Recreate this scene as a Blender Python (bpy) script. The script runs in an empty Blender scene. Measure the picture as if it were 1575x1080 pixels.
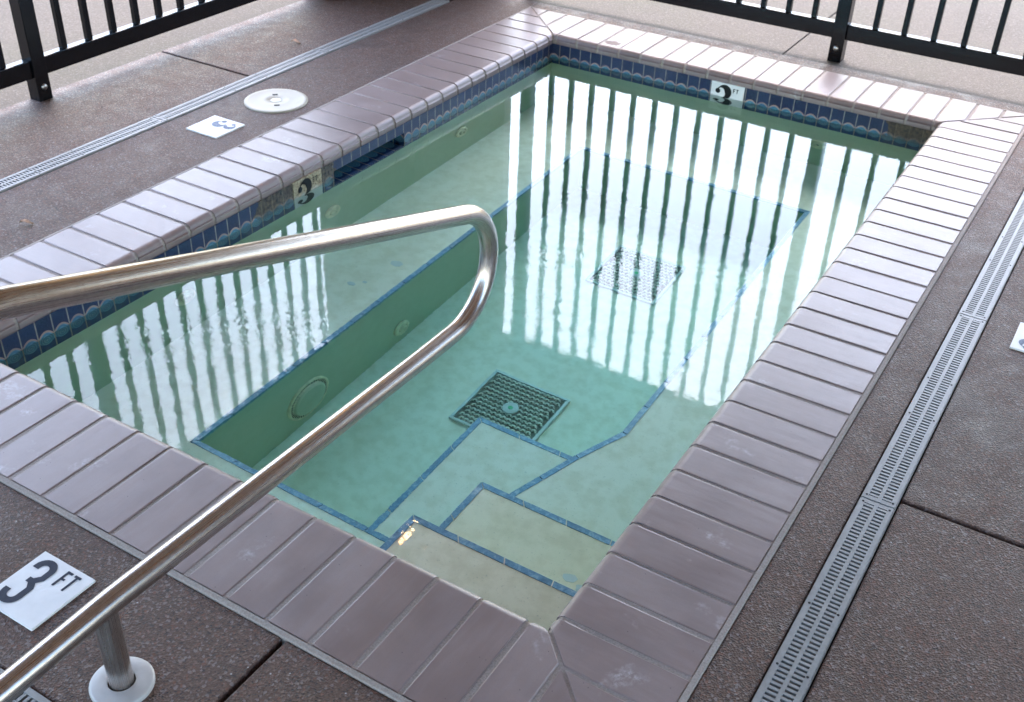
import bpy, bmesh, math, random
from mathutils import Vector, Matrix
random.seed(7)
R = math.radians
S = bpy.context.scene
COL = S.collection

# ------------------------------------------------------------------ camera, sky, sun, exposure
cam = bpy.data.cameras.new('camera'); co = bpy.data.objects.new('camera', cam); COL.objects.link(co)
co.location = (0.7016, -1.3814, 1.7131); co.rotation_euler = (0.9739, -0.0315, 0.5510)
cam.sensor_width = 36; cam.lens = 38.914; cam.clip_start = 0.05; cam.clip_end = 500
cam.dof.use_dof = True; cam.dof.focus_distance = 2.45; cam.dof.aperture_fstop = 9.0
S.camera = co

SUN_EL, SUN_ROT = R(57), R(-26)
W_ = bpy.data.worlds.new('World'); S.world = W_; W_.use_nodes = True
nt = W_.node_tree; bg = nt.nodes['Background']
sky = nt.nodes.new('ShaderNodeTexSky'); sky.sky_type = 'NISHITA'; sky.sun_disc = False
sky.sun_elevation = SUN_EL; sky.sun_rotation = SUN_ROT; sky.air_density = 1.6; sky.dust_density = 2.6; sky.ozone_density = 1.0
hs = nt.nodes.new('ShaderNodeHueSaturation'); hs.inputs['Saturation'].default_value = 1.25
tn = nt.nodes.new('ShaderNodeMix'); tn.data_type = 'RGBA'; tn.blend_type = 'MULTIPLY'; tn.inputs[0].default_value = 1.0; tn.inputs[7].default_value = (.97, 1.0, 1.13, 1)   # cool overcast white balance
nt.links.new(sky.outputs[0], hs.inputs['Color']); nt.links.new(hs.outputs[0], tn.inputs[6]); nt.links.new(tn.outputs[2], bg.inputs[0])
bg.inputs[1].default_value = 0.15
sl = bpy.data.lights.new('sun', 'SUN'); sl.energy = 0.5; sl.angle = R(110); sl.color = (1, .97, .93)
so = bpy.data.objects.new('sun', sl); COL.objects.link(so)
d = Vector((math.sin(SUN_ROT) * math.cos(SUN_EL), math.cos(SUN_ROT) * math.cos(SUN_EL), math.sin(SUN_EL)))
so.rotation_euler = d.to_track_quat('Z', 'Y').to_euler()
S.view_settings.view_transform = 'Standard'; S.view_settings.look = 'None'
S.view_settings.exposure = 3.0; S.view_settings.gamma = 1.0; S.view_settings.use_curve_mapping = False
cy = S.cycles
cy.use_denoising = True; cy.max_bounces = 12; cy.diffuse_bounces = 5; cy.glossy_bounces = 5; cy.transmission_bounces = 8
cy.sample_clamp_indirect = 12; cy.blur_glossy = 0.3; cy.caustics_refractive = True; cy.caustics_reflective = True

# ------------------------------------------------------------------ dimensions (metres; inner near-right corner of the pool is the origin)
PW, PL, CW = 1.818, 3.197, 0.3014
PIT, YO, XO = 0.1113, 0.0318, 0.0354
ZW = -0.105                                   # water level
ZB, ZF = -0.62, -1.05                         # bench top, pool floor
LIP = -0.045

# ------------------------------------------------------------------ material helpers
class M:
    def __init__(s, name, rough=0.6, base=(.5, .5, .5), metal=0.0, spec=0.5):
        s.m = bpy.data.materials.new(name); s.m.use_nodes = True
        s.t = s.m.node_tree; s.b = s.t.nodes['Principled BSDF']
        s.b.inputs['Base Color'].default_value = (*base, 1); s.b.inputs['Roughness'].default_value = rough
        s.b.inputs['Metallic'].default_value = metal; s.b.inputs['Specular IOR Level'].default_value = spec
    def n(s, typ, **k):
        o = s.t.nodes.new(typ)
        for a, v in k.items():
            if a in o.inputs.keys(): s.set(o.inputs[a], v)
            else: setattr(o, a, v)
        return o
    def set(s, sock, v):
        if isinstance(v, bpy.types.NodeSocket): s.t.links.new(v, sock)
        elif isinstance(v, tuple) and sock.type == 'RGBA' and len(v) == 3: sock.default_value = (*v, 1)
        else: sock.default_value = v
    def obj(s): return s.n('ShaderNodeTexCoord').outputs['Object']
    def uv(s): return s.n('ShaderNodeTexCoord').outputs['UV']
    def mp(s, vec, scale=(1, 1, 1), rot=(0, 0, 0), loc=(0, 0, 0)):
        o = s.n('ShaderNodeMapping'); s.t.links.new(vec, o.inputs[0]); o.inputs['Scale'].default_value = scale
        o.inputs['Rotation'].default_value = rot; o.inputs['Location'].default_value = loc; return o.outputs[0]
    def noise(s, vec, scale, detail=3, rough=.55, dist=0):
        o = s.n('ShaderNodeTexNoise'); s.t.links.new(vec, o.inputs['Vector']); o.inputs['Scale'].default_value = scale
        o.inputs['Detail'].default_value = detail; o.inputs['Roughness'].default_value = rough; o.inputs['Distortion'].default_value = dist
        return o.outputs['Fac']
    def vor(s, vec, scale, feature='F1', rnd=1.0):
        o = s.n('ShaderNodeTexVoronoi', feature=feature); s.t.links.new(vec, o.inputs['Vector'])
        o.inputs['Scale'].default_value = scale; o.inputs['Randomness'].default_value = rnd; return o
    def ramp(s, fac, pts, interp='LINEAR'):
        o = s.n('ShaderNodeValToRGB'); s.t.links.new(fac, o.inputs[0]); r = o.color_ramp; r.interpolation = interp
        while len(r.elements) < len(pts): r.elements.new(0.5)
        for e, (p, c) in zip(r.elements, pts):
            e.position = p; e.color = (c, c, c, 1) if not isinstance(c, tuple) else (*c, 1)
        return o.outputs[0]
    def math(s, op, a, b=0.0, c=None):
        o = s.n('ShaderNodeMath', operation=op); s.set(o.inputs[0], a); s.set(o.inputs[1], b)
        if c is not None: s.set(o.inputs[2], c)
        return o.outputs[0]
    def mix(s, fac, a, b, mode='MIX'):
        o = s.n('ShaderNodeMix', data_type='RGBA', blend_type=mode); s.set(o.inputs[0], fac); s.set(o.inputs[6], a); s.set(o.inputs[7], b)
        return o.outputs[2]
    def color(s, c): s.set(s.b.inputs['Base Color'], c); return s
    def roughn(s, r): s.set(s.b.inputs['Roughness'], r); return s
    def bump(s, h, dist=.001, strength=1.0, prev=None):
        o = s.n('ShaderNodeBump'); s.set(o.inputs['Height'], h); o.inputs['Distance'].default_value = dist; o.inputs['Strength'].default_value = strength
        if prev is not None: s.t.links.new(prev, o.inputs['Normal'])
        s.t.links.new(o.outputs[0], s.b.inputs['Normal']); return o.outputs[0]
    def pos(s): return s.n('ShaderNodeNewGeometry').outputs['Position']
    def rnd(s): return s.n('ShaderNodeNewGeometry').outputs['Random Per Island']

# ------------------------------------------------------------------ materials
def deck_mat():
    m = M('aggregate_deck', .8, spec=.36); p = m.pos()
    big = m.noise(p, 1.3, 5, .6); mid = m.noise(p, 14, 3)
    v = m.vor(p, 250); v2 = m.vor(p, 190); sp = m.vor(p, 34)
    c = m.ramp(m.math('ADD', m.math('MULTIPLY', big, .6), m.math('MULTIPLY', mid, .4)), [(.32, (.052, .025, .017)), (.5, (.080, .041, .029)), (.68, (.112, .065, .048))])
    sep = m.n('ShaderNodeSeparateColor'); m.t.links.new(v.outputs['Color'], sep.inputs[0])
    c = m.mix(m.ramp(sep.outputs[0], [(.0, 1.0), (.34, 0.0)]), c, (.030, .019, .017))
    c = m.mix(m.ramp(sep.outputs[1], [(.70, 0.0), (.95, .7)]), c, (.155, .095, .068))
    sep2 = m.n('ShaderNodeSeparateColor'); m.t.links.new(v2.outputs['Color'], sep2.inputs[0])
    c = m.mix(m.ramp(sep2.outputs[0], [(.88, 0.0), (.94, .55)]), c, (.21, .17, .16))
    c = m.mix(m.ramp(sep2.outputs[1], [(.93, 0.0), (.96, .5)]), c, (.16, .06, .035))
    sp_c = m.n('ShaderNodeSeparateColor'); m.t.links.new(sp.outputs['Color'], sp_c.inputs[0])
    fl = m.math('MULTIPLY', m.ramp(sp.outputs['Distance'], [(.07, 1.0), (.11, 0.0)]), m.ramp(sp_c.outputs[2], [(.84, 0.0), (.88, 1.0)]))
    c = m.mix(m.math('MULTIPLY', fl, .85), c, (.66, .65, .65))
    damp = m.ramp(m.noise(p, 2.6, 5, .62, .4), [(.54, 0.0), (.64, .42)])
    c = m.mix(damp, c, (.045, .030, .026))
    crk = m.vor(m.mp(p, (1, 1, 1), loc=(.3, .1, 0)), .75, 'DISTANCE_TO_EDGE'); wob = m.math('ADD', crk.outputs['Distance'], m.math('MULTIPLY', m.math('SUBTRACT', m.noise(p, 9, 4, .7), .5), .06))
    crack = m.math('MULTIPLY', m.math('LESS_THAN', m.math('ABSOLUTE', wob), .0016), m.ramp(m.noise(p, .8, 1), [(.52, 0.0), (.56, .7)]))
    c = m.mix(crack, c, (.02, .014, .012))
    m.color(c); m.roughn(m.math('SUBTRACT', m.ramp(mid, [(.3, .52), (.7, .70)]), m.math('MULTIPLY', damp, .18)))
    h = m.math('ADD', v.outputs['Distance'], m.math('MULTIPLY', v2.outputs['Distance'], .8))
    m.bump(h, .0026, .75); return m.m
def outside_mat():
    m = M('pale_concrete', .85, spec=.3); p = m.pos()
    big = m.noise(p, .9, 5); v = m.vor(p, 170)
    c = m.ramp(big, [(.3, (.070, .054, .037)), (.5, (.090, .070, .050)), (.75, (.074, .066, .038))])
    sep = m.n('ShaderNodeSeparateColor'); m.t.links.new(v.outputs['Color'], sep.inputs[0])
    c = m.mix(m.ramp(sep.outputs[0], [(0, .55), (.35, 0.0)]), c, (.055, .04, .032)); c = m.mix(m.ramp(sep.outputs[1], [(.7, 0.0), (1, .6)]), c, (.165, .13, .105))
    m.color(c); m.bump(v.outputs['Distance'], .002, .7); return m.m
def tile_mat(ang):
    m = M('mauve_coping_tile', .36, spec=.52); p = m.pos(); r = m.rnd()
    pr = m.mp(p, (1, 1, 1), (0, 0, ang))
    streak = m.noise(m.mp(pr, (7, 46, 7)), 1.0, 4, .6, .6); fine = m.noise(p, 420, 2); blot = m.noise(p, 5.5, 4)
    c = m.ramp(r, [(0, (.200, .143, .131)), (.5, (.222, .164, .152)), (1, (.246, .188, .176))])
    c = m.mix(m.ramp(streak, [(.42, .0), (.68, .32)]), c, (.265, .217, .215))
    c = m.mix(m.ramp(blot, [(.35, .45), (.6, 0.0)]), c, (.155, .115, .110))
    c = m.mix(m.ramp(fine, [(.3, .22), (.5, 0.0)]), c, (.15, .12, .12))
    m.color(c); m.roughn(m.ramp(m.math('ADD', m.math('MULTIPLY', blot, .6), m.math('MULTIPLY', streak, .4)), [(.3, .27), (.65, .42)]))
    st_ = m.mp(p, (9, 13, 1), loc=(13.79, -42.39, 0)); ln = m.n('ShaderNodeVectorMath', operation='LENGTH'); m.t.links.new(st_, ln.inputs[0])
    stain = m.math('MULTIPLY', m.ramp(m.math('ADD', ln.outputs['Value'], m.math('MULTIPLY', m.noise(p, 60, 4, .7), .7)), [(.68, 1.0), (.74, 0.0)]), .8)
    c = m.mix(stain, c, (.13, .09, .075)); m.roughn(m.math('ADD', m.ramp(m.math('ADD', m.math('MULTIPLY', blot, .6), m.math('MULTIPLY', streak, .4)), [(.3, .27), (.65, .42)]), m.math('MULTIPLY', stain, .5)))
    dep = m.math('MULTIPLY', m.ramp(m.noise(p, 7.5, 4, .6), [(.60, 0.0), (.70, .5)]), m.ramp(m.noise(p, 70, 4, .7), [(.42, 0.0), (.62, 1.0)]))
    pit = m.vor(p, 75); pc = m.n('ShaderNodeSeparateColor'); m.t.links.new(pit.outputs['Color'], pc.inputs[0])
    c = m.mix(dep, c, (.52, .49, .48)); c = m.mix(m.math('MULTIPLY', m.math('LESS_THAN', pit.outputs['Distance'], .09), m.math('GREATER_THAN', pc.outputs[0], .90)), c, (.09, .065, .06)); m.color(c)
    b = m.bump(m.noise(p, 900, 2), .0003, .5); m.bump(m.noise(m.mp(pr, (10, 30, 10)), 1.0, 2), .0012, .5, b); return m.m
def grout_mat():
    m = M('coping_grout', .9); p = m.pos(); n = m.noise(p, 260, 3)
    m.color(m.mix(m.ramp(m.noise(p, 6, 3), [(.4, 0.0), (.75, .6)]), m.ramp(n, [(.3, (.22, .185, .160)), (.7, (.36, .31, .275))]), (.30, .25, .22)))
    m.bump(n, .0006, .6); return m.m
def plaster_mat(name='pool_plaster', k=(1, 1, 1)):
    m = M(name, .7); p = m.pos()
    a = m.noise(p, 2.2, 5); b = m.noise(p, 22, 4); f = m.noise(p, 160, 2)
    c = m.ramp(a, [(.3, (.85, .755, .59)), (.7, (.91, .83, .68))])
    c = m.mix(m.ramp(b, [(.35, .5), (.58, 0.0)]), c, (.70, .60, .41)); c = m.mix(m.ramp(f, [(.25, .5), (.36, 0.0)]), c, (.48, .43, .34))
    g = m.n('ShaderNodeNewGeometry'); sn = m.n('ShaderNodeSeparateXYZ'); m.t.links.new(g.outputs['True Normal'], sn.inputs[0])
    tint = m.math('MULTIPLY', m.math('SUBTRACT', 1.0, m.math('ABSOLUTE', sn.outputs[2])), m.ramp(a, [(.25, .95), (.75, .7)]))   # darker green tint on the upright faces of the left and far sides
    sp = m.n('ShaderNodeSeparateXYZ'); m.t.links.new(p, sp.inputs[0]); tint = m.math('MULTIPLY', tint, m.math('MAXIMUM', m.math('LESS_THAN', sp.outputs[0], -1.30), m.math('GREATER_THAN', sp.outputs[1], 2.6)))
    c = m.mix(tint, c, (.44, .51, .34)); c = m.mix(1.0, c, k, 'MULTIPLY')
    m.color(c); m.bump(b, .002, .4); return m.m
def waterline_mat():
    m = M('waterline_mosaic', .18); uv = m.uv(); s = m.n('ShaderNodeSeparateXYZ'); m.t.links.new(uv, s.inputs[0])
    x = m.math('FRACT', s.outputs[0]); y = s.outputs[1]; cell = m.math('FLOOR', s.outputs[0])
    arc = m.math('POWER', m.math('SINE', m.math('MULTIPLY', x, math.pi)), .7)
    yw = m.math('ADD', .54, m.math('MULTIPLY', arc, .14)); yb = m.math('SUBTRACT', .40, m.math('MULTIPLY', arc, .17))
    wn = m.n('ShaderNodeTexWhiteNoise', noise_dimensions='1D'); m.t.links.new(cell, wn.inputs['W'])
    weave = m.noise(m.mp(uv, (9, 60, 1)), 1.0, 3, .7)
    up = m.ramp(weave, [(.35, (.008, .012, .036)), (.65, (.034, .046, .100))])
    dx = m.math('SUBTRACT', x, .5); dy = m.math('SUBTRACT', y, .42)
    rad = m.math('SQRT', m.math('ADD', m.math('MULTIPLY', dx, dx), m.math('MULTIPLY', m.math('MULTIPLY', dy, dy), 3.2)))
    rings = m.math('SINE', m.math('MULTIPLY', rad, 46))
    mid = m.mix(m.ramp(rings, [(0, 0.0), (1, .8)]), (.07, .19, .25), (.17, .37, .43))
    mid = m.mix(m.ramp(m.noise(uv, 6, 3), [(.3, 0.0), (.7, .6)]), mid, (.04, .13, .26))
    low = m.ramp(weave, [(.3, (.006, .025, .085)), (.7, (.016, .05, .14))])
    c = m.mix(m.math('GREATER_THAN', y, yb), low, mid)
    c = m.mix(m.math('GREATER_THAN', y, yw), c, up)
    line = m.math('LESS_THAN', m.math('ABSOLUTE', m.math('SUBTRACT', y, yw)), .022)
    c = m.mix(line, c, (.36, .24, .21))
    c = m.mix(m.math('MULTIPLY', wn.outputs['Value'], .35), c, (.03, .05, .12))
    g = m.math('MAXIMUM', m.math('GREATER_THAN', m.math('ABSOLUTE', dx), .462), m.math('LESS_THAN', y, .0))
    c = m.mix(g, c, m.ramp(m.noise(uv, 5, 2), [(.3, (.13, .115, .105)), (.7, (.27, .25, .23))]))
    # dark brown tone high on the band, under the left coping beside the marker and in the far right corner
    P = m.n('ShaderNodeSeparateXYZ'); m.t.links.new(m.pos(), P.inputs[0]); nz = m.math('MULTIPLY', m.noise(m.pos(), 24, 3), .05); wy = m.math('ADD', P.outputs[1], m.math('MULTIPLY', m.noise(m.pos(), 7, 3), .30)); wx = m.math('ADD', P.outputs[0], m.math('MULTIPLY', m.noise(m.pos(), 7, 3), .30))
    st1 = m.math('MULTIPLY', m.math('MULTIPLY', m.math('LESS_THAN', P.outputs[0], -1.7), m.math('GREATER_THAN', wy, 1.28)), m.math('LESS_THAN', wy, 1.70))
    st2 = m.math('MULTIPLY', m.math('GREATER_THAN', wx, -.06), m.math('GREATER_THAN', P.outputs[1], 3.1))
    hi_ = m.ramp(m.math('ADD', P.outputs[2], nz), [(.0, 0.0), (1, 1.0)]); hi_ = m.math('MULTIPLY', m.math('ADD', m.math('ADD', P.outputs[2], nz), .112), 22.0); hi_.node.use_clamp = True
    c = m.mix(m.math('MULTIPLY', m.math('MULTIPLY', m.math('MAXIMUM', st1, st2), hi_), .85), c, m.ramp(m.noise(m.pos(), 90, 3), [(.35, (.025, .016, .010)), (.7, (.14, .095, .05))]))
    m.color(c); m.roughn(m.mix(g, (.16, .16, .16), (.8, .8, .8))); m.bump(m.math('SUBTRACT', 1.0, g), .001, .8); return m.m
def trim_mat():
    m = M('blue_trim_tile', .3); p = m.pos(); r = m.rnd(); n = m.noise(p, 60, 4, .65, 1.0)
    c = m.ramp(n, [(.3, (.07, .18, .30)), (.52, (.16, .32, .46)), (.70, (.38, .50, .58))])
    m.color(m.mix(m.math('MULTIPLY', r, .35), c, (.06, .12, .20))); return m.m
def steel_mat():
    m = M('brushed_steel', .17, (.62, .575, .545), 1.0); o = m.obj(); s = m.uv()
    n = m.noise(m.mp(s, (900, 3, 1)), 1.0, 3, .6); p = m.noise(o, 90, 3)
    m.roughn(m.ramp(n, [(.3, .22), (.7, .36)])); sp = m.noise(o, 230, 2)
    m.color(m.mix(m.ramp(sp, [(.23, .7), (.31, 0.0)]), m.ramp(p, [(.3, (.46, .415, .385)), (.7, (.54, .50, .47))]), (.22, .17, .14)))
    m.bump(n, .0002, .35); return m.m
def water_mat():
    m = M('pool_water', 0.0, (1, 1, 1)); b = m.b; b.inputs['Transmission Weight'].default_value = 1.0; b.inputs['IOR'].default_value = 1.333
    b.inputs['Roughness'].default_value = 0.0
    p = m.pos()
    amp = m.ramp(m.noise(p, 2.3, 2), [(.38, .5), (.55, 1.0), (.68, 2.3)])
    n1 = m.math('MULTIPLY', m.noise(p, 8, 2, .5, .4), .45); n2 = m.math('MULTIPLY', m.noise(p, 46, 2, .5, .3), m.math('MULTIPLY', amp, .20)); n3 = m.math('MULTIPLY', m.noise(p, 120, 2, .5, .2), m.math('MULTIPLY', amp, .014))
    h = m.math('ADD', n1, m.math('ADD', n2, n3))
    m.bump(h, .0005, 1.0)
    va = m.n('ShaderNodeVolumeAbsorption'); va.inputs['Color'].default_value = (.55, .88, .88, 1); va.inputs['Density'].default_value = 1.0
    m.t.links.new(va.outputs[0], m.t.nodes['Material Output'].inputs['Volume']); return m.m
def simple(name, base, rough=.6, metal=0, var=.25, scale=30, bump=0):
    m = M(name, rough, base, metal); p = m.pos(); n = m.noise(p, scale, 4)
    lo = tuple(x * (1 - var) for x in base); hi = tuple(min(1, x * (1 + var)) for x in base)
    m.color(m.ramp(n, [(.3, lo), (.7, hi)])); m.roughn(m.ramp(n, [(.3, rough * .85), (.7, min(1, rough * 1.15))]))
    if bump: m.bump(n, bump, .7)
    return m.m
def wood_mat():
    m = M('stained_wood', .6); p = m.pos(); s = m.n('ShaderNodeSeparateXYZ'); m.t.links.new(p, s.inputs[0])
    g = m.noise(m.mp(p, (3, .4, 14)), 6, 4, .6, .5); brd = m.math('FRACT', m.math('MULTIPLY', s.outputs[0], 7.2))
    c = m.ramp(g, [(.3, (.40, .235, .125)), (.7, (.52, .335, .195))])
    m.color(m.mix(m.math('LESS_THAN', brd, .05), c, (.20, .12, .07))); return m.m

MD, MO = deck_mat(), outside_mat()
MPS = plaster_mat('lit_step_plaster', (1.05, .975, .89))  # plaster copy for the upper steps, warmed in colour to stand in for light
MG, MP, MWL, MT, MS, MW = grout_mat(), plaster_mat(), waterline_mat(), trim_mat(), steel_mat(), water_mat()
MTX, MTY = tile_mat(0.0), tile_mat(R(90))
MBLK = simple('black_fence_paint', (.0032, .0034, .0045), .2, 0, .3, 40)
MBLK.node_tree.nodes['Principled BSDF'].inputs['Specular IOR Level'].default_value = .32
MPVC = simple('white_plastic', (.60, .60, .56), .42, 0, .06, 25)
MGRATE = simple('grey_grate_plastic', (.235, .230, .220), .45, 0, .12, 60)
MCER = simple('white_ceramic', (.68, .665, .65), .5, 0, .06, 20)
MCER.node_tree.nodes['Principled BSDF'].inputs['Specular IOR Level'].default_value = .25
MINK = simple('navy_print', (.022, .026, .042), .4, 0, .2, 80)
MINKB = simple('black_print', (.012, .012, .013), .35, 0, .2, 80)
MINKF = simple('faded_print', (.17, .20, .26), .6, 0, .35, 160)
for q in (MINK, MINKB, MINKF): q.node_tree.nodes['Principled BSDF'].inputs['Specular IOR Level'].default_value = .15
MDARK = simple('dark_void', (.012, .011, .011), .9)
MJOINT = simple('dirty_joint', (.035, .025, .02), .95, 0, .4, 60, .003)
MLID = simple('cream_plastic', (.36, .32, .25), .45, 0, .06, 14)
MFIT = simple('aged_fitting', (.78, .70, .48), .5, 0, .2, 40)
MSC = simple('drain_grey', (.62, .60, .50), .55, 0, .25, 60)
MWOOD = wood_mat()
MSTUC = simple('brown_stucco', (.10, .065, .05), .85, 0, .2, 8, .002)
def browned():  # tile colour: brown above the waterline, pale below
    m = M('browned_ceramic', .4); p = m.pos(); P = m.n('ShaderNodeSeparateXYZ'); m.t.links.new(p, P.inputs[0])
    k = m.math('MULTIPLY', m.math('ADD', m.math('ADD', P.outputs[2], m.math('MULTIPLY', m.noise(p, 60, 3), .03)), .105), 40.0); k.node.use_clamp = True
    m.color(m.mix(k, (.55, .55, .53), m.ramp(m.noise(p, 120, 4), [(.35, (.12, .08, .04)), (.65, (.40, .33, .22))]))); return m.m
MBRN = browned()
MTAN = simple('tan_stucco', (.23, .16, .115), .85, 0, .12, 8, .002)
MFL = simple('satin_flange', (.42, .40, .385), .42, .15, .08, 30)
MSUMP = simple('drain_sump', (.17, .17, .14), .8, 0, .3, 60)
MLEAF = simple('dry_leaf', (.30, .19, .12), .7, 0, .4, 200)
MBOLT = simple('bolt_steel', (.45, .44, .43), .35, 1, .2, 60)
MROOF = simple('roof_shingle', (.10, .09, .085), .85, 0, .3, 12)

# ------------------------------------------------------------------ mesh helpers
def link(name, bm, mat, parent=None, smooth=False, bevel=0, segs=2):
    bmesh.ops.recalc_face_normals(bm, faces=bm.faces[:])
    me = bpy.data.meshes.new(name); bm.to_mesh(me); bm.free()
    if mat: me.materials.append(mat)
    if smooth:
        for f in me.polygons: f.use_smooth = True
    o = bpy.data.objects.new(name, me); COL.objects.link(o)
    if parent: o.parent = parent
    if bevel:
        b = o.modifiers.new('bevel', 'BEVEL'); b.width = bevel; b.segments = segs; b.limit_method = 'ANGLE'; b.angle_limit = R(40)
    return o
def box(bm, x0, x1, y0, y1, z0, z1):
    v = [bm.verts.new(c) for c in ((x0, y0, z0), (x1, y0, z0), (x1, y1, z0), (x0, y1, z0), (x0, y0, z1), (x1, y0, z1), (x1, y1, z1), (x0, y1, z1))]
    for q in ((0, 3, 2, 1), (4, 5, 6, 7), (0, 1, 5, 4), (1, 2, 6, 5), (2, 3, 7, 6), (3, 0, 4, 7)): bm.faces.new([v[i] for i in q])
def bx(*a):
    bm = bmesh.new(); box(bm, *a); return bm
def prism(bm, pts, z0, z1):
    a = [bm.verts.new((x, y, z0)) for x, y in pts]; b = [bm.verts.new((x, y, z1)) for x, y in pts]; n = len(pts)
    bm.faces.new(a[::-1]); bm.faces.new(b)
    for i in range(n): bm.faces.new((a[i], a[(i + 1) % n], b[(i + 1) % n], b[i]))
def lathe(bm, prof, M4=Matrix(), seg=32):
    rings = []
    for r, z in prof:
        rings.append([bm.verts.new(M4 @ Vector((r * math.cos(2 * math.pi * k / seg), r * math.sin(2 * math.pi * k / seg), z))) for k in range(seg)] if r > 1e-6 else [bm.verts.new(M4 @ Vector((0, 0, z)))])
    for a, b in zip(rings, rings[1:]):
        for k in range(seg):
            k2 = (k + 1) % seg
            f = [a[k % len(a)], a[k2 % len(a)], b[k2 % len(b)], b[k % len(b)]]
            u = []
            for q in f:
                if q not in u: u.append(q)
            if len(u) > 2: bm.faces.new(u)
def tube(bm, pts, r, seg=24, caps=True):
    pts = [Vector(p) for p in pts]; uvl = bm.loops.layers.uv.verify(); up = Vector((1, 0, 0)); rings = []; L = [0]
    for i, p in enumerate(pts):
        t = (pts[min(i + 1, len(pts) - 1)] - pts[max(i - 1, 0)]).normalized()
        a = up - t * up.dot(t)
        if a.length < .1: a = Vector((0, 1, 0)) - t * t.y
        a.normalize(); b = t.cross(a)
        rings.append([bm.verts.new(p + a * r * math.cos(2 * math.pi * k / seg) + b * r * math.sin(2 * math.pi * k / seg)) for k in range(seg)])
        if i: L.append(L[-1] + (p - pts[i - 1]).length)
    for i in range(len(rings) - 1):
        for k in range(seg):
            k2 = (k + 1) % seg; f = bm.faces.new((rings[i][k], rings[i][k2], rings[i + 1][k2], rings[i + 1][k]))
            for l, (u, v) in zip(f.loops, ((k, i), (k + 1, i), (k + 1, i + 1), (k, i + 1))): l[uvl].uv = (u / seg * .15, L[v])
    if caps: bm.faces.new(rings[0][::-1]); bm.faces.new(rings[-1])
def arc(cx, cy, r, a0, a1, n=10):
    return [(cx + r * math.cos(R(a0 + (a1 - a0) * k / n)), cy + r * math.sin(R(a0 + (a1 - a0) * k / n))) for k in range(n + 1)]
def empty(name, loc, label, cat, group=None):
    o = bpy.data.objects.new(name, None); COL.objects.link(o); o.location = loc; o.empty_display_size = .05
    return tag(o, label, cat, group)
def tag(o, label, cat, group=None):
    o['label'] = label; o['category'] = cat
    if group: o['group'] = group
    return o
def struct(o, kind='structure'): o['kind'] = kind; return o
def shift(o, root):                     # mesh written in world coordinates, put under a root standing elsewhere
    o.parent = root; o.matrix_parent_inverse = Matrix.Translation(-Vector(root.location)); return o

# ------------------------------------------------------------------ ground and deck
g0 = bmesh.new()
GAP = .007
X0, X1, Y0, Y1 = -3.125, 3.3, -4.2, 3.615
for a in ((-120, X0 - GAP, -120, 120), (X0 - GAP, -.834, Y1 + GAP, 120), (-.826, X1, Y1 + GAP, 120)):
    v = [g0.verts.new(p) for p in ((a[0], a[2], -.016), (a[1], a[2], -.016), (a[1], a[3], -.016), (a[0], a[3], -.016))]; g0.faces.new(v)
struct(link('ground', g0, MO))
g1 = bmesh.new()
for a in ((X1, 120, -120, 120), (X0 - GAP, X1, -120, Y0)):
    g1.faces.new([g1.verts.new(p) for p in ((a[0], a[2], -.016), (a[1], a[2], -.016), (a[1], a[3], -.016), (a[0], a[3], -.016))])
struct(link('unseen_bounce_ground', g1, simple('pale_bounce_paving', (.56, .46, .36), .8, 0, .12, 3)))  # unseen ground, made pale and warm to bounce light up under the roof
jb = bmesh.new()                        # sub-base seen dark down in the joints, a ring around the pool pit
for a in ((X0 - .05, -2.14, Y0, Y1 + .05), (.32, X1, Y0, Y1 + .05), (-2.14, .32, Y0, -.32), (-2.14, .32, PL + .32, Y1 + .05)): box(jb, a[0], a[1], a[2], a[3], -.30, -.062)
box(jb, -.87, -.79, Y1 + .051, 30, -.30, -.03)
struct(link('deck_base', jb, MJOINT))
E0 = CW + .015                          # outer edge of the coping's grout strip
db = bmesh.new(); J = .006
def slab(x0, x1, y0, y1): box(db, x0, x1, y0, y1, -.06, -.006)
GLx0, GLx1, GRx0, GRx1, GNy0, GNy1 = -2.594, -2.514, .4205, .5025, -.745, -.665
# left of the pool
slab(X0, GLx0 - .003, 1.95 + J, Y1); slab(X0, GLx0 - .003, -.9, 1.95 - J); slab(GLx1 + .003, -PW - E0, Y0, Y1)
slab(X0, GLx0 - .003, Y0, -.9 - 2 * J)
# right of the pool
slab(E0, GRx0 - .003, -E0, Y1); slab(GRx1 + .003, X1, .785 + J, Y1); slab(GRx1 + .003, X1, -1.6, .785 - J); slab(GRx1 + .003, X1, Y0, -1.6 - 2 * J)
# near end
slab(-PW - E0, -.42 - J, GNy1 + .003, -E0); slab(-.42 + J, GRx0 - .003, GNy1 + .003, -E0)
slab(-PW - E0, -.42 - J, Y0, GNy0 - .003); slab(-.42 + J, GRx0 - .003, Y0, GNy0 - .003)
# far end
slab(-PW - E0, E0, PL + E0, Y1)
struct(link('deck', db, MD, bevel=.004))

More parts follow.
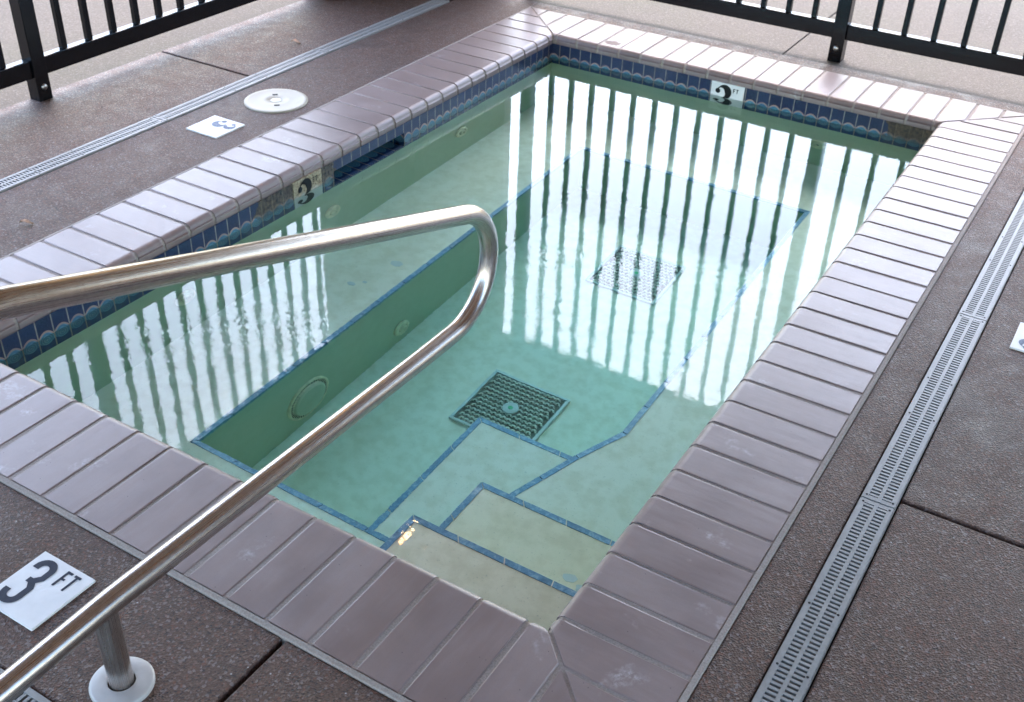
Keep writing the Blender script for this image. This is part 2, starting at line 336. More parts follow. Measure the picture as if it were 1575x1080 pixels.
# ------------------------------------------------------------------ pool: one thing, its basin, benches, steps, mosaic and coping are its parts
pool = empty('spa_pool', (-PW / 2, PL / 2, ZF), 'rectangular sunken spa pool of pale plaster with blue mosaic band and mauve coping', 'spa pool')
def pp(o): return shift(o, pool)
def quad(bm, pts, uvs=None, lay=None):
    f = bm.faces.new([bm.verts.new(p) for p in pts])
    if uvs:
        for l, u in zip(f.loops, uvs): l[lay].uv = u
    return f
ZT = -.195                              # lower edge of the mosaic
wb = bmesh.new()
for a in (((-PW, 0), (0, 0)), ((0, 0), (0, PL)), ((0, PL), (-PW, PL)), ((-PW, PL), (-PW, 0))):
    (xa, ya), (xb, yb) = a; quad(wb, ((xa, ya, ZF - .05), (xb, yb, ZF - .05), (xb, yb, ZT), (xa, ya, ZT)))
pp(link('wall', wb, MP))
pp(link('floor', bx(-PW, 0, 0, PL, ZF - .1, ZF), MP))
BX0, BX1, BY0, BY1 = -1.41, -.34, .352, 2.772       # inner edge of the bench
DIAG = [(-.34, 1.113), (-.411, .938), (-.50, .66), (-.60, BY0)]
bb = bmesh.new()
prism(bb, [(-PW, 0), (BX0, 0), (BX0, PL), (-PW, PL)], ZF, ZB)
prism(bb, [(BX0, BY1), (BX1, BY1), (BX1, PL), (BX0, PL)], ZF, ZB)
prism(bb, [(BX0, 0), (-.60, 0), (-.60, BY0), (BX0, BY0)], ZF, ZB)
prism(bb, [(0, 0), (0, PL), (BX1, PL), (BX1, BY1)] + DIAG + [(-.60, 0)], ZF, ZB)
bench = pp(link('bench', bb, MP))
def trim(path, z, parent, w=.015, inner=1):
    bm = bmesh.new(); tl = .150; seg = []
    for (xa, ya), (xb, yb) in zip(path, path[1:]):
        dx, dy = xb - xa, yb - ya; L = math.hypot(dx, dy); seg.append((dx / L, dy / L, -dy / L * inner, dx / L * inner))
    def off(i, o):                       # vertex i of the path moved sideways by o, mitred
        x, y = path[i]; p = seg[max(i - 1, 0)]; q = seg[min(i, len(seg) - 1)]; nx, ny = p[2] + q[2], p[3] + q[3]; k = o / (1 + p[2] * q[2] + p[3] * q[3]); return x + nx * k, y + ny * k
    for i in range(len(seg)):
        A, B, C_, D_ = off(i, -.003), off(i + 1, -.003), off(i + 1, w), off(i, w); L = math.hypot(B[0] - A[0], B[1] - A[1]); n = max(1, round(L / tl)); e_ = .0018 / L
        lp = lambda p, q, t: (p[0] + (q[0] - p[0]) * t, p[1] + (q[1] - p[1]) * t)
        for k in range(n):
            t0, t1 = k / n + e_, (k + 1) / n - e_
            prism(bm, [lp(A, B, t0), lp(A, B, t1), lp(D_, C_, t1), lp(D_, C_, t0)], z - .012, z + .003)
    o = link('edge_trim', bm, MT); o.parent = parent; return o
trim([(-.60, BY0), (BX0, BY0), (BX0, BY1), (BX1, BY1)] + DIAG, ZB, bench, inner=-1)
for z, path in ((-.74, [(-.805, BY0), (-.805, 1.005), (-.36, 1.005)]), (-.47, [(-.54, 0), (-.54, .602), (0, .602)]), (-.26, [(-.54, 0), (-.54, .281), (0, .281)])):
    sb = bmesh.new(); (xa, ya), (_, yb) = path[0], path[1]; xb = path[2][0]
    if z < -.7: prism(sb, [(xa, ya), (-.61, ya), (-.50, .66), (-.421, .938), (-.39, yb), (xa, yb)], ZF, z)
    else: box(sb, xa + (.002 if z > -.3 else 0), -.001, .001, yb, ZF, z)
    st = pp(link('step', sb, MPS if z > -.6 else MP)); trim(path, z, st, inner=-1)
# mosaic band
def band(runs, name='waterline_mosaic'):
    bm = bmesh.new(); lay = bm.loops.layers.uv.verify(); T = .0557
    for (xa, ya), (xb, yb), z0, z1, off in runs:
        L = math.hypot(xb - xa, yb - ya); f = lambda z: (z - ZT) / (LIP + .003 - ZT)
        quad(bm, ((xa, ya, z0), (xb, yb, z0), (xb, yb, z1), (xa, ya, z1)), ((off / T, f(z0)), ((off + L) / T, f(z0)), ((off + L) / T, f(z1)), (off / T, f(z1))), lay)
    return pp(link(name, bm, MWL))
ZL = LIP + .003; SK0, SK1, ZS = 1.545, 1.990, -.082; e = .004
band([((-PW + e, 0), (-PW + e, SK0), ZT, ZL, .02), ((-PW + e, SK1), (-PW + e, PL), ZT, ZL, SK1 + .02), ((-PW + e, SK0), (-PW + e, SK1), ZS, ZL, SK0 + .02),
      ((-PW, PL - e), (0, PL - e), ZT, ZL, .012), ((-e, PL), (-e, 0), ZT, ZL, .01), ((0, e), (-PW, e), ZT, ZL, .01)])
# skimmer mouth let into the left wall
sk = bmesh.new(); lay = sk.loops.layers.uv.verify(); D = .15; T = .0557; xi = -PW - D
quad(sk, ((-PW + e, SK0, ZT - .002), (-PW + e, SK1, ZT - .002), (xi, SK1, ZT + .01), (xi, SK0, ZT + .01)), ((0, 0), ((SK1 - SK0) / T, 0), ((SK1 - SK0) / T, 1), (0, 1)), lay)
for y in (SK0, SK1): quad(sk, ((-PW + e, y, ZT), (xi, y, ZT), (xi, y, ZS), (-PW + e, y, ZS)), ((0, 0), (D / T, 0), (D / T, .75), (0, .75)), lay)
skm = pp(link('skimmer_mouth', sk, MWL))
sd = bmesh.new(); quad(sd, ((xi, SK0, ZT), (xi, SK1, ZT), (xi, SK1, ZS), (xi, SK0, ZS))); quad(sd, ((-PW + e, SK0, ZS), (-PW + e, SK1, ZS), (xi, SK1, ZS), (xi, SK0, ZS)))
o = link('skimmer_throat', sd, MDARK); o.parent = skm

# coping: bullnose tiles, cut on the mitre, in four runs
PROF = [(.000, LIP), (.001, -.036)] + [(.026 - .026 * math.cos(R(a)), -.027 + .027 * math.sin(R(a))) for a in range(0, 91, 15)] + [(.028, 0), (CW, 0)]
def coping(length, off, org, sdir, udir, mat):
    O, sd_, ud = Vector(org), Vector(sdir), Vector(udir)
    P = lambda s, u, z: O + sd_ * s + ud * u + Vector((0, 0, z))
    tb, gb = bmesh.new(), bmesh.new()
    g = .0055                            # half joint
    cuts = []; s = off
    while s > -CW: s -= PIT
    while s < length + CW + PIT: cuts.append(s); s += PIT
    for a, b in zip(cuts, cuts[1:]):
        jit = [random.uniform(-.0012, .0012) for _ in range(2)]; dz = random.uniform(-.0008, .0008)
        a2, b2 = a + g + jit[0], b - g + jit[1]
        us = sorted(set([u for u, _ in PROF]))
        prof = list(PROF)
        for uu in (-a2 + g, -b2 + g, a2 - length + g, b2 - length + g):
            if .03 < uu < CW: prof.append((uu, 0))
        prof.sort(key=lambda q: (q[0], q[1]))
        rows = []
        for u, z in prof:
            lo, hi = max(a2, -u + 2 * g if a2 < 0 or u == 0 else a2), min(b2, length + u - 2 * g)
            lo = max(a2, -u + g); hi = min(b2, length + u - g)
            if hi - lo < -1e-6: continue
            rows.append((u, z + (dz if z > -.03 else 0), lo, max(hi, lo + 1e-5)))
        if len(rows) < 2: continue
        rr = []
        for i, (u, z, lo, hi) in enumerate(rows):
            w = min(.0028, (hi - lo) / 3); nz = -.0022 if u > .03 else -.0012
            n = Vector((0, 0, nz)) if u > .03 else ud * .0012
            q = [P(lo, u, z) + n, P(lo + w, u, z), P(hi - w, u, z), P(hi, u, z) + n]
            rr.append([tb.verts.new(c) for c in (q[0], q[1], q[1], q[2], q[2], q[3])])
        for r0, r1 in zip(rr, rr[1:]):
            for k in (0, 2, 4): tb.faces.new((r0[k], r0[k + 1], r1[k + 1], r1[k])).smooth = True
        for side, sx in ((0, 1), (5, -1)):   # joint walls
            prev = None
            for r, (u, z, lo, hi) in zip(rr, rows):
                c = r[side].co; p0 = tb.verts.new(c); p1 = tb.verts.new(c + (ud * .009 if u < .02 else Vector((0, 0, -.008))))
                if prev: tb.faces.new((prev[0], p0, p1, prev[1]))
                prev = (p0, p1)
        c0, c1 = rr[-1][0].co, rr[-1][5].co; dn = Vector((0, 0, -.02))
        tb.faces.new([tb.verts.new(q) for q in (c0, c1, c1 + dn, c0 + dn)])
        c0, c1 = rr[0][0].co, rr[0][5].co; dn = ud * .03   # underside of the lip
        tb.faces.new([tb.verts.new(q) for q in (c0, c1, c1 + dn, c0 + dn)])
    GP = [(u + .0034 if u < .026 else u, z - (.0030 if u >= .015 else .001)) for u, z in PROF]
    GP[-1] = (CW + .0, -.0030); GP += [(CW + .0015, -.0030), (CW + .003, -.0006), (E0 - .002, -.0022), (E0, -.005), (E0, -.03)]
    GP = [(.035, LIP + .002)] + GP
    rows = [[gb.verts.new(P(-u + .0, u, z)), gb.verts.new(P(length + u, u, z))] for u, z in GP]
    for r0, r1 in zip(rows, rows[1:]): gb.faces.new((r0[0], r0[1], r1[1], r1[0])).smooth = False
    o = pp(link('coping', tb, mat)); q = link('grout', gb, MG); q.parent = o
coping(PL, YO, (0, 0, 0), (0, 1, 0), (1, 0, 0), MTX)
coping(PW, XO, (0, 0, 0), (-1, 0, 0), (0, -1, 0), MTY)
coping(PL, .043, (-PW, 0, 0), (0, 1, 0), (-1, 0, 0), MTX)
coping(PW, .02, (0, PL, 0), (-1, 0, 0), (0, 1, 0), MTY)
# flakes of paler plaster on the benches and step
for x, y, z, r in ((-1.50, 1.50, ZB, .028), (-1.555, 1.30, ZB, .017), (-1.52, 1.335, ZB, .010), (-.165, .43, -.47, .022), (-.12, .415, -.47, .020)):
    fk = bmesh.new(); prism(fk, [(x + r * random.uniform(.75, 1.1) * math.cos(2 * math.pi * k / 11), y + .7 * r * random.uniform(.75, 1.1) * math.sin(2 * math.pi * k / 11)) for k in range(11)], z - .002, z + .0015)
    pp(link('plaster_patch', fk, MPVC))

# water
wt = bx(-PW - .2, .2, -.2, PL + .2, ZF - .2, ZW)
struct(link('water', wt, MW))

# ------------------------------------------------------------------ pool fittings
def jet(loc, axis, label):
    M4 = Vector(axis).to_track_quat('Z', 'Y').to_matrix().to_4x4(); bm = bmesh.new()
    lathe(bm, [(0, .001), (.043, .001), (.045, .005), (.042, .010), (.031, .013), (.026, .009), (.022, .009)], M4, 28)
    t = empty('wall_jet', loc, label, 'jet', 'round jets in the pool walls')
    link('flange', bm, MFIT, t, True)
    b2 = bmesh.new(); lathe(b2, [(.022, .007), (.020, .016), (.012, .018), (.008, .008), (0, .006)], M4, 20); link('nozzle', b2, MFIT, t, True)
    b3 = bmesh.new(); lathe(b3, [(0, .0085), (.0075, .0086)], M4, 14); link('opening', b3, MDARK, t); return t
jet((-PW, 2.403, -.393), (1, 0, 0), 'cream jet in the left wall nearest the far left corner')
jet((-PW, 1.521, -.40), (1, 0, 0), 'cream jet in the left wall just above the top of the handrail')
jet((-PW, .756, -.37), (1, 0, 0), 'cream jet in the left wall beneath the handrail at the lower left')
jet((-1.304, PL, -.405), (0, -1, 0), 'cream jet in the far wall left of the white depth marker')
jet((-.466, PL, -.389), (0, -1, 0), 'cream jet in the far wall right of the white depth marker')
jet((BX0, 1.394, -.955), (1, 0, 0), 'cream jet low on the bench riser near the handrail bend')

def drain(x, y, label):
    t = empty('floor_drain', (x, y, ZF), label, 'drain cover', 'square drain covers on the pool floor'); H = .155
    fr = bmesh.new()
    for a in ((-H, H, -H, -H + .012), (-H, H, H - .012, H), (-H, -H + .012, -H + .012, H - .012), (H - .012, H, -H + .012, H - .012)): box(fr, *a, .0005, .014)
    link('frame', fr, MPVC, t, bevel=.002)
    pl = bmesh.new(); box(pl, -H + .012, H - .012, -H + .012, H - .012, .0005, .003); link('sump', pl, MSUMP, t)
    gr = bmesh.new(); n = 14; s = (2 * H - .026) / n
    for j in range(n):
        for i in range(n):
            cx, cyy = -H + .013 + s * (i + .5 + (.25 if j % 2 else -.25)), -H + .013 + s * (j + .5)
            if math.hypot(cx, cyy) < .03 or abs(cx) > H - .02: continue
            po = arc(cx, cyy - s * .28, s * .60, 0, 180, 8); pi_ = arc(cx, cyy - s * .28, s * .24, 0, 180, 8)
            for k in range(8):
                q = [po[k], po[k + 1], pi_[k + 1], pi_[k]]; z1 = .008 + .006 * math.sin(math.pi * (k + .5) / 8); prism(gr, q, .003, z1)
    link('grille', gr, MSC, t)
    kb = bmesh.new(); lathe(kb, [(.030, .003), (.030, .016), (.026, .019), (.0, .020)], seg=28); k_ = link('hub', kb, MPVC, t, True)
    sc = bmesh.new(); lathe(sc, [(.009, .019), (.009, .0215), (0, .022)], seg=16); link('glint_dot', sc, simple('green_glint', (.10, .45, .20), .4), k_)  # green disc standing in for a reflected dot of light on the hub
    return t
drain(-.86, 1.29, 'square waffle drain cover partly hidden by the lowest step')
drain(-.865, 2.28, 'square waffle drain cover farther out under the bright bar reflections')

t = empty('suction_cover', (BX0, .865, -.905), 'round slotted suction cover on the left bench riser beside the handrail', 'suction cover')
M4 = Vector((1, 0, 0)).to_track_quat('Z', 'Y').to_matrix().to_4x4()
b = bmesh.new(); lathe(b, [(.104, .0), (.104, .006), (.098, .010), (.094, .008)], M4, 48); link('rim', b, MFIT, t, True)
b = bmesh.new(); lathe(b, [(.094, .004), (.080, .004)], M4, 48); link('slot_ring', b, MDARK, t)
b = bmesh.new()
for k in range(44):
    a0, a1 = 360 * k / 44, 360 * (k + .45) / 44
    q = [M4 @ Vector((r * math.cos(R(a)), r * math.sin(R(a)), .0095)) for r, a in ((.079, a0), (.096, a0), (.096, a1), (.079, a1))]; b.faces.new([b.verts.new(c) for c in q])
link('rib', b, MFIT, t)
b = bmesh.new(); lathe(b, [(.080, .004), (.080, .012), (.070, .018), (.0, .022)], M4, 48); link('dome', b, MP, t, True)

# ------------------------------------------------------------------ lettering
def stroke(bm, pts, w, z, closed=False):
    n = len(pts); L = []
    for i, (x, y) in enumerate(pts):
        xa, ya = pts[max(i - 1, 0)]; xb, yb = pts[min(i + 1, n - 1)]; d_ = math.hypot(xb - xa, yb - ya) or 1; nx, ny = -(yb - ya) / d_, (xb - xa) / d_
        ww = w[i] if isinstance(w, (list, tuple)) else w
        L.append((bm.verts.new((x + nx * ww / 2, y + ny * ww / 2, z)), bm.verts.new((x - nx * ww / 2, y - ny * ww / 2, z))))
    for a, b_ in zip(L, L[1:]): bm.faces.new((a[0], a[1], b_[1], b_[0]))
def rect(bm, x0, x1, y0, y1, z): bm.faces.new([bm.verts.new(p) for p in ((x0, y0, z), (x1, y0, z), (x1, y1, z), (x0, y1, z))])
def disc(bm, cx, cy_, r, z, n=20): bm.faces.new([bm.verts.new((cx + r * math.cos(2 * math.pi * k / n), cy_ + r * math.sin(2 * math.pi * k / n), z)) for k in range(n)])
def letters_ft(bm, x, y, h, z, w=None, gw=None):
    w = w or h * .20; gw = gw or h * .52
    rect(bm, x, x + w, y, y + h, z); rect(bm, x + w, x + gw, y + h - w, y + h, z); rect(bm, x + w, x + gw * .85, y + h * .44, y + h * .44 + w * .9, z)
    x2 = x + gw * 1.35; rect(bm, x2, x2 + gw * 1.1, y + h - w, y + h, z); rect(bm, x2 + gw * .55 - w / 2, x2 + gw * .55 + w / 2, y, y + h - w, z)
def gothic_three(bm, x, y, w, h, z, st):
    r = st * 1.15; a = x + st / 2; b_ = x + w - st / 2; top = y + h - st / 2; bot = y + st / 2; mid = y + h * .53
    pts = [(a, top - h * .19)] + arc(a + r, top - r, r, 180, 90, 6) + arc(b_ - r, top - r, r, 90, 0, 6) + [(b_, mid + st * .95), (b_ - st * .75, mid)]
    stroke(bm, pts, st, z)
    pts = [(b_ - st * .75, mid), (b_, mid - st * .95)] + arc(b_ - r, bot + r, r, 0, -90, 6) + arc(a + r, bot + r, r, -90, -180, 6) + [(a, bot + h * .19)]
    stroke(bm, pts, st, z + .0001)
    rect(bm, x + w * .38, b_ - st * .55, mid - st * .42, mid + st * .42, z + .0002)
def fat_three(bm, x, y, w, h, z):
    ru, rl = h * .235, h * .275; cu, cl = y + h - ru * 1.02, y + rl * 1.02; cx = x + w * .50
    up = arc(cx, cu, ru * .80, 160, -95, 20); n = len(up)
    stroke(bm, up, [ru * (.16 + .85 * max(0, math.sin(math.pi * min(1, max(0, (k / (n - 1) - .12) / .86)))) ** 1.3) for k in range(n)], z)
    lo = arc(cx, cl, rl * .82, 95, -165, 20)
    stroke(bm, lo, [rl * (.16 + .90 * max(0, math.sin(math.pi * min(1, max(0, (k / (n - 1) - .02) / .86)))) ** 1.3) for k in range(n)], z + .0001)
    disc(bm, cx - ru * .72, cu + ru * .10, ru * .36, z + .0002); disc(bm, cx - rl * .72, cl - rl * .02, rl * .37, z + .0002)
def marker(name, M4, size, label, kind, ink):
    sx, sy = size; t = empty(name, M4.translation, label, 'depth marker', 'white depth markers around the pool'); t.rotation_euler = M4.to_euler()
    link('tile', bx(-sx / 2, sx / 2, -sy / 2, sy / 2, -.004, .0035), MCER, t, bevel=.0012)
    b = bmesh.new(); z = .0042
    if kind == 'near':
        gothic_three(b, -.062, -.064, .055, .133, z, .0165)
    elif kind == 'wall': fat_three(b, -sx * .36, -sy * .48, .07, sy * .92, z)
    elif kind == 'faded': fat_three(b, -sx * .40, -sy * .18, .062, sy * .62, z)
    o = link('numeral', b, ink, t)
    if kind != 'faded' :
        b = bmesh.new()
        if kind == 'near': letters_ft(b, .012, .021, .046, z, .0062, .0165)
        else: letters_ft(b, sx * .17, sy * .26, .020, z)
        link('lettering', b, ink, t)
    return t
def frame(loc, xd, yd):
    xd, yd = Vector(xd), Vector(yd); zd = xd.cross(yd); m = Matrix((xd, yd, zd)).transposed().to_4x4(); m.translation = loc; return m
marker('depth_marker', frame((-.924, -.493, -.004), (1, 0, 0), (0, 1, 0)), (.154, .16), 'white tile reading 3 FT in navy, set in deck beside the handrail', 'near', MINK)
marker('depth_marker', frame((-2.324, 1.465, -.004), (0, -1, 0), (1, 0, 0)), (.156, .158), 'white tile with a faded grey 3, on the deck beside the round lid', 'faded', MINKF)
marker('depth_marker', frame((.666, 1.692, -.004), (0, 1, 0), (-1, 0, 0)), (.157, .157), 'pale tile with worn grey figures at the right edge beside the grate', 'worn', MINKF)
o = [q for q in COL.objects if q.name.startswith('numeral')][-1]; b = bmesh.new(); fat_three(b, -.070, -.045, .055, .105, .0042); b.to_mesh(o.data); b.free()
b = bmesh.new(); letters_ft(b, .03, .030, .030, .0042); q = [k for k in COL.objects if k.name.startswith('lettering')][-1]; b.to_mesh(q.data); b.free()
marker('depth_marker', frame((-.912, PL - e, -.116), (1, 0, 0), (0, 0, 1)), (.156, .150), 'white tile with black 3 FT on the far wall at the waterline', 'wall', MINKB)
marker('depth_marker', frame((-PW + e, 1.393, -.116), (0, 1, 0), (0, 0, 1)), (.156, .150), 'stained wall tile with black 3 on the left wall beside the skimmer mouth', 'wall', MINKB)
[q for q in COL.objects if q.name.startswith('tile')][-1].data.materials[0] = MBRN

# ------------------------------------------------------------------ round lid on the left deck
t = empty('skimmer_lid', (-2.317, 1.802, -.006), 'round cream skimmer lid with two finger holes on the left deck', 'lid')
b = bmesh.new(); lathe(b, [(.128, 0), (.128, .004), (.124, .0065), (.112, .0065), (.108, .005), (.060, .006), (.028, .0062), (.026, .0045), (0, .0045)], seg=56); link('cover', b, MLID, t, True)
b = bmesh.new(); lathe(b, [(.022, .0052), (.018, .0066), (0, .0068)], seg=24); link('badge', b, MPVC, t)
for s in (-1, 1):
    b = bmesh.new(); c, sn = math.cos(R(-45)), math.sin(R(-45)); 
    q = [(dx * c - dy * sn + s * .058 * c, dx * sn + dy * c + s * .058 * sn) for dx, dy in ((-.006, -.011), (.006, -.011), (.006, .011), (-.006, .011))]
    prism(b, q, .005, .0068); link('finger_hole', b, MDARK, t)

# ------------------------------------------------------------------ channel drains: grate sections lying in their channels
ch = bmesh.new()
def grate_mesh(L, Wd):
    bm = bmesh.new(); z0, z1 = -.010, -.0015; hw = Wd / 2; rail = .0115; cr = .0042
    for a in ((-hw, -hw + rail), (-cr, cr), (hw - rail, hw)): box(bm, a[0], a[1], 0, L, z0, z1)
    n = int(L / .0131); s = (L - .012) / n
    for k in range(n + 1):
        y = .006 + k * s; w = .0032 if 0 < k < n else .0062
        for a in ((-hw + rail, -cr), (cr, hw - rail)): box(bm, a[0], a[1], max(y - w, .0), min(y + w, L), z0, z1 - .0008)
    return bm
def edge_mesh(L, Wd):
    bm = bmesh.new(); hw = Wd / 2
    for s in (-1, 1): box(bm, s * (hw + .0005), s * (hw + .0025), 0, L, -.02, -.004)
    return bm
def grate_run(loc, rotz, n0, labels, Wd):
    proto = None
    for k, lab in enumerate(labels):
        t = bpy.data.objects.new('drain_grate', None); COL.objects.link(t); t.empty_display_size = .05
        dirv = Matrix.Rotation(rotz, 3, 'Z') @ Vector((0, 1, 0)); t.location = Vector(loc) + dirv * .976 * (n0 + k); t.rotation_euler.z = rotz
        tag(t, lab, 'drain grate', 'grey slotted drain grates in the deck')
        if proto is None:
            proto = (link('slotted_plate', grate_mesh(.971, Wd - .006), MGRATE, t), link('edge_frame', edge_mesh(.972, Wd - .006), MGRATE, t))
            for x in (-1, 1):
                for y in (.012, .39, .58, .96):
                    sb = bmesh.new(); lathe(sb, [(.0028, -.002), (.0028, -.0008), (0, -.0006)], Matrix.Translation((x * (Wd / 2 - .010), y, 0)), 10); proto += (link('screw_head', sb, MDARK, t),)
        else:
            for p in proto:
                c = p.copy(); COL.objects.link(c); c.parent = t
Wg = GRx1 - GRx0
grate_run(((GRx0 + GRx1) / 2, .746, 0), 0, -1, ['grey slotted grate section running off the lower right edge', 'grey slotted grate section on the right, below the worn depth tile', 'grey slotted grate section on the right beside the worn depth tile', 'grey slotted grate section on the right deck nearest the far fence'], Wg)
grate_run(((GLx0 + GLx1) / 2, .42, 0), 0, 0, ['pale slotted grate section on the left deck at the left edge', 'pale slotted grate section on the left deck beside the round lid', 'pale slotted grate section on the left deck at the top, behind the lid'], GLx1 - GLx0)
grate_run((-.655, (GNy0 + GNy1) / 2, 0), R(-90), -1, ['grey slotted grate section ending under the handrail at lower left', 'grey slotted grate section along the near edge of the deck'], GNy1 - GNy0)

# ------------------------------------------------------------------ handrail
t = empty('handrail', (-.6, -.566, 0), 'bent stainless steel handrail leaning out over the pool', 'handrail')
r = .0238; hx = -.6
yz = lambda pts: [(hx, y, z) for y, z in pts]
sl_ = -.303; th = math.degrees(math.atan(sl_))                    # slope of the upper tube
cB = (.548, .343); rb = .160
path = [(-.80, .195), (-.55, .2035), (.1, .190)] + [(.40, .1835)] + arc(cB[0], cB[1], rb, -91, 90 + th, 22)
yt, zt = path[-1]
ub = []
yk = -.60; zk = zt + sl_ * (yk - yt)
cx_ = yk - .2 * math.sin(R(-th)) * 1.0; rr = .2
# back bend: from the upper tube round to the vertical rear leg
nx, nz = -math.sin(R(th)), math.cos(R(th)); c2 = (yk - nx * rr, zk - nz * rr)
back = arc(c2[0], c2[1], rr, 90 + th, 180, 14)
leg_y = back[-1][0]
up = [(yt + (yk - yt) * k / 8, zt + (zk - zt) * k / 8) for k in range(1, 8)]
path[0] = (leg_y + .015, path[0][1])
full = path + up + back + [(leg_y, .5), (leg_y, .25), (leg_y, -.004)]
b = bmesh.new(); tube(b, yz(full), r, 32, False); link('rail', b, MS, None, True)
o = COL.objects[-1]; shift(o, t)
b = bmesh.new(); tube(b, yz([(-.566, -.004), (-.566, .10), (-.566, .196)]), r * .97, 28, False); shift(link('post', b, MS, None, True), t)
for y in (-.566, leg_y):
    b = bmesh.new(); lathe(b, [(.060, -.008), (.060, .001), (.0585, .0035), (.055, .005), (.0285, .0062), (.0262, .0055), (.0258, .001)], Matrix.Translation((hx, y, 0)), 40)
    shift(link('base_plate', b, MFL, None, True), t)

# ------------------------------------------------------------------ fences
def fence(name, label, fixed, axis, posts, pickets, span, z_top):
    root = empty(name, (0, 0, 0), label, 'fence', None)
    def bx2(a0, a1, d, z0, z1, nm, bev=.003, par=None):
        bm = bmesh.new()
        if axis == 'x': box(bm, a0, a1, fixed - d, fixed + d, z0, z1)
        else: box(bm, fixed - d, fixed + d, a0, a1, z0, z1)
        return link(nm, bm, MBLK, par or root, bevel=bev)
    for a, b_ in span:
        bx2(a, b_, .0195, .089, .160, 'bottom_rail'); bx2(a, b_, .0195, z_top - .06, z_top, 'top_rail')
    for p in posts:
        po = bx2(p - .031, p + .031, .031, -.016, z_top, 'post')
        bm = bmesh.new(); M4 = (Matrix.Translation((p, fixed - .031, .048)) @ Vector((0, -1, 0)).to_track_quat('Z', 'Y').to_matrix().to_4x4()) if axis == 'x' else (Matrix.Translation((fixed + .031, p, .048)) @ Vector((1, 0, 0)).to_track_quat('Z', 'Y').to_matrix().to_4x4())
        lathe(bm, [(.013, 0), (.012, .004), (.008, .007), (0, .008)], M4, 18); link('bolt', bm, MBOLT, po, True)
    pk = None
    for p in pickets:
        if pk is None:
            pk = bx2(-.0125, .0125, .0125, .1605, z_top - .0605, 'picket', .002)
            if axis == 'x': pk.location.x = p
            else: pk.location.y = p
        else:
            c = pk.copy(); COL.objects.link(c); c.parent = root
            if axis == 'x': c.location.x = p
            else: c.location.y = p
    return root
ZBEAM = 2.03; ZBL = 1.93
pf = [-.736 - .1238 * k for k in range(12)] + [-.4495 + .1297 * k for k in range(11)] + [1.27 + .1297 * k for k in range(12)]
fence('metal_fence', 'black metal picket fence across the far end of the deck', 3.72, 'x', [-2.245, -.6, 1.1], pf, [(-2.214, -.631), (-.569, 1.069), (1.131, 2.95)], ZBEAM - .002)
pl_ = [1.427 + .1285 * k for k in range(12)] + [1.135 - .1285 * k for k in range(16)]
fence('metal_fence', 'black metal picket fence along the left side of the deck', -3.09, 'y', [1.28, -.95], [p for p in pl_ if abs(p + .95) > .06], [(1.311, 2.97), (-.919, 1.249), (-2.6, -.981)], ZBL - .002)

# ------------------------------------------------------------------ shelter over the pool (seen in the water)
b = bmesh.new(); box(b, -3.17, -3.04, 2.975, 3.637, -.016, ZBL - .001); prism(b, [(-3.17, 3.637), (-3.04, 3.637), (-3.04, 3.73), (-2.400, 3.73), (-2.400, 3.80), (-3.17, 3.80)], -.016, ZBEAM - .001)
cw = tag(link('corner_wall', b, simple('pale_stucco', (.56, .50, .43), .85, 0, .1, 8, .002)), 'corner wall with a dark brown foot just showing at the top between both fences', 'wall')
b = bmesh.new(); box(b, -3.037, -3.02, 2.972, 3.71, -.005, .14); box(b, -3.019, -2.397, 3.705, 3.727, -.005, .14); link('dark_foot', b, MSTUC, cw)  # dark strip along the foot of the corner wall
t = empty('shelter_roof', (0, 0, ZBEAM), 'brown wooden shelter roof mirrored dark in the water', 'roof')
link('ceiling', bx(-3.45, 3.5, -4.4, 4.25, 2.46, 2.50), MWOOD, t).location.z = -ZBEAM
link('shingles', bx(-3.50, 3.55, -4.45, 4.30, 2.502, 2.60), MROOF, t).location.z = -ZBEAM
link('beam', bx(-3.2, 3.3, 3.64, 3.80, ZBEAM, 2.458), MWOOD, t).location.z = -ZBEAM
link('beam', bx(-3.17, -3.01, -4.2, 3.638, ZBL, 2.458), MWOOD, t).location.z = -ZBEAM
link('beam', bx(3.02, 3.18, -4.2, 3.638, 2.06, 2.458), MWOOD, t).location.z = -ZBEAM
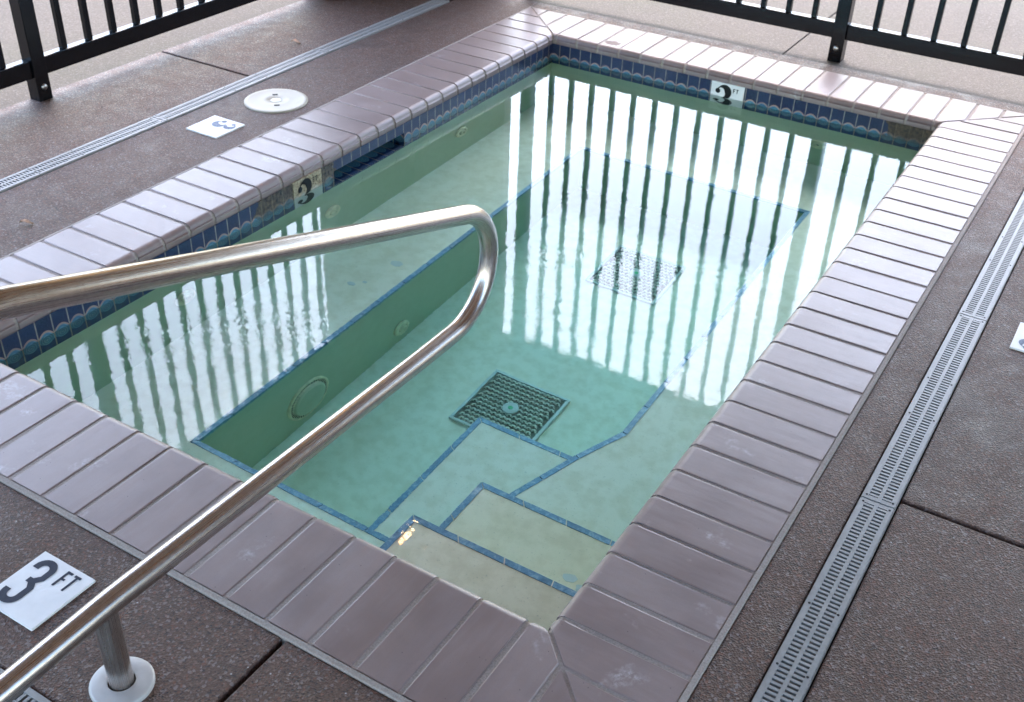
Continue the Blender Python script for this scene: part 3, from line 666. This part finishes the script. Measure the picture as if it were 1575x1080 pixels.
link('beam', bx(-3.008, 3.018, -4.2, -4.04, 2.06, 2.458), MWOOD, t).location.z = -ZBEAM
link('added_screen_wall', bx(3.03, 3.15, .8, 3.60, -.004, 2.055), MTAN, t).location.z = -ZBEAM  # unseen wall added to keep a bright strip out of the handrail
for x, y in ((3.03, 3.65), (3.03, -.3), (3.03, -4.19), (-3.16, -4.19), (-.1, -4.19)):
    link('column', bx(x, x + .14, y, y + .14, -.005, 2.02 if x > 0 and y > 3 else (1.925 if x < -3 else 2.055)), MWOOD, t, bevel=.006).location.z = -ZBEAM
# the warm ceiling lamp whose glint lies on the top step
t = empty('ceiling_lamp', (-2.02, 2.25, 2.46), 'small warm ceiling lamp glinting on the water over the top step', 'lamp')
b = bmesh.new(); lathe(b, [(.09, 0), (.09, -.02), (.075, -.03)], seg=32); link('rim', b, MBLK, t, True)
gl = M('lamp_glass', .4, (1, .8, .5)); gl.b.inputs['Emission Color'].default_value = (1, .66, .30, 1); gl.b.inputs['Emission Strength'].default_value = 9.0
b = bmesh.new(); lathe(b, [(.055, -.022), (.05, -.045), (.028, -.060), (0, -.064)], seg=28); link('globe', b, gl.m, t, True)

# ------------------------------------------------------------------ litter
def leaf(x, y, rot, s, label):
    b = bmesh.new(); n = 8; L = []
    for k in range(n + 1):
        u = k / n; w = .42 * math.sin(math.pi * u) ** .8 * s; L.append([b.verts.new(((u - .5) * 2 * s, sg * w, .006 * (1 + .8 * math.sin(5 * u)) + abs(sg) * .004 * s / .02)) for sg in (-1, 0, 1)])
    for p, q in zip(L, L[1:]):
        for k in range(2):
            try: b.faces.new((p[k], p[k + 1], q[k + 1], q[k]))
            except ValueError: pass
    o = link('dry_leaf', b, MLEAF, None, True); o.location = (x, y, -.006); o.rotation_euler.z = rot
    sm = o.modifiers.new('thick', 'SOLIDIFY'); sm.thickness = .0008
    return tag(o, label, 'leaf', 'dry leaves on the deck')
leaf(-2.255, .54, .6, .022, 'curled dry leaf on the left deck below the grate')
leaf(-2.714, 2.385, .2, .024, 'dark dry leaf on the far left deck beyond the round lid')
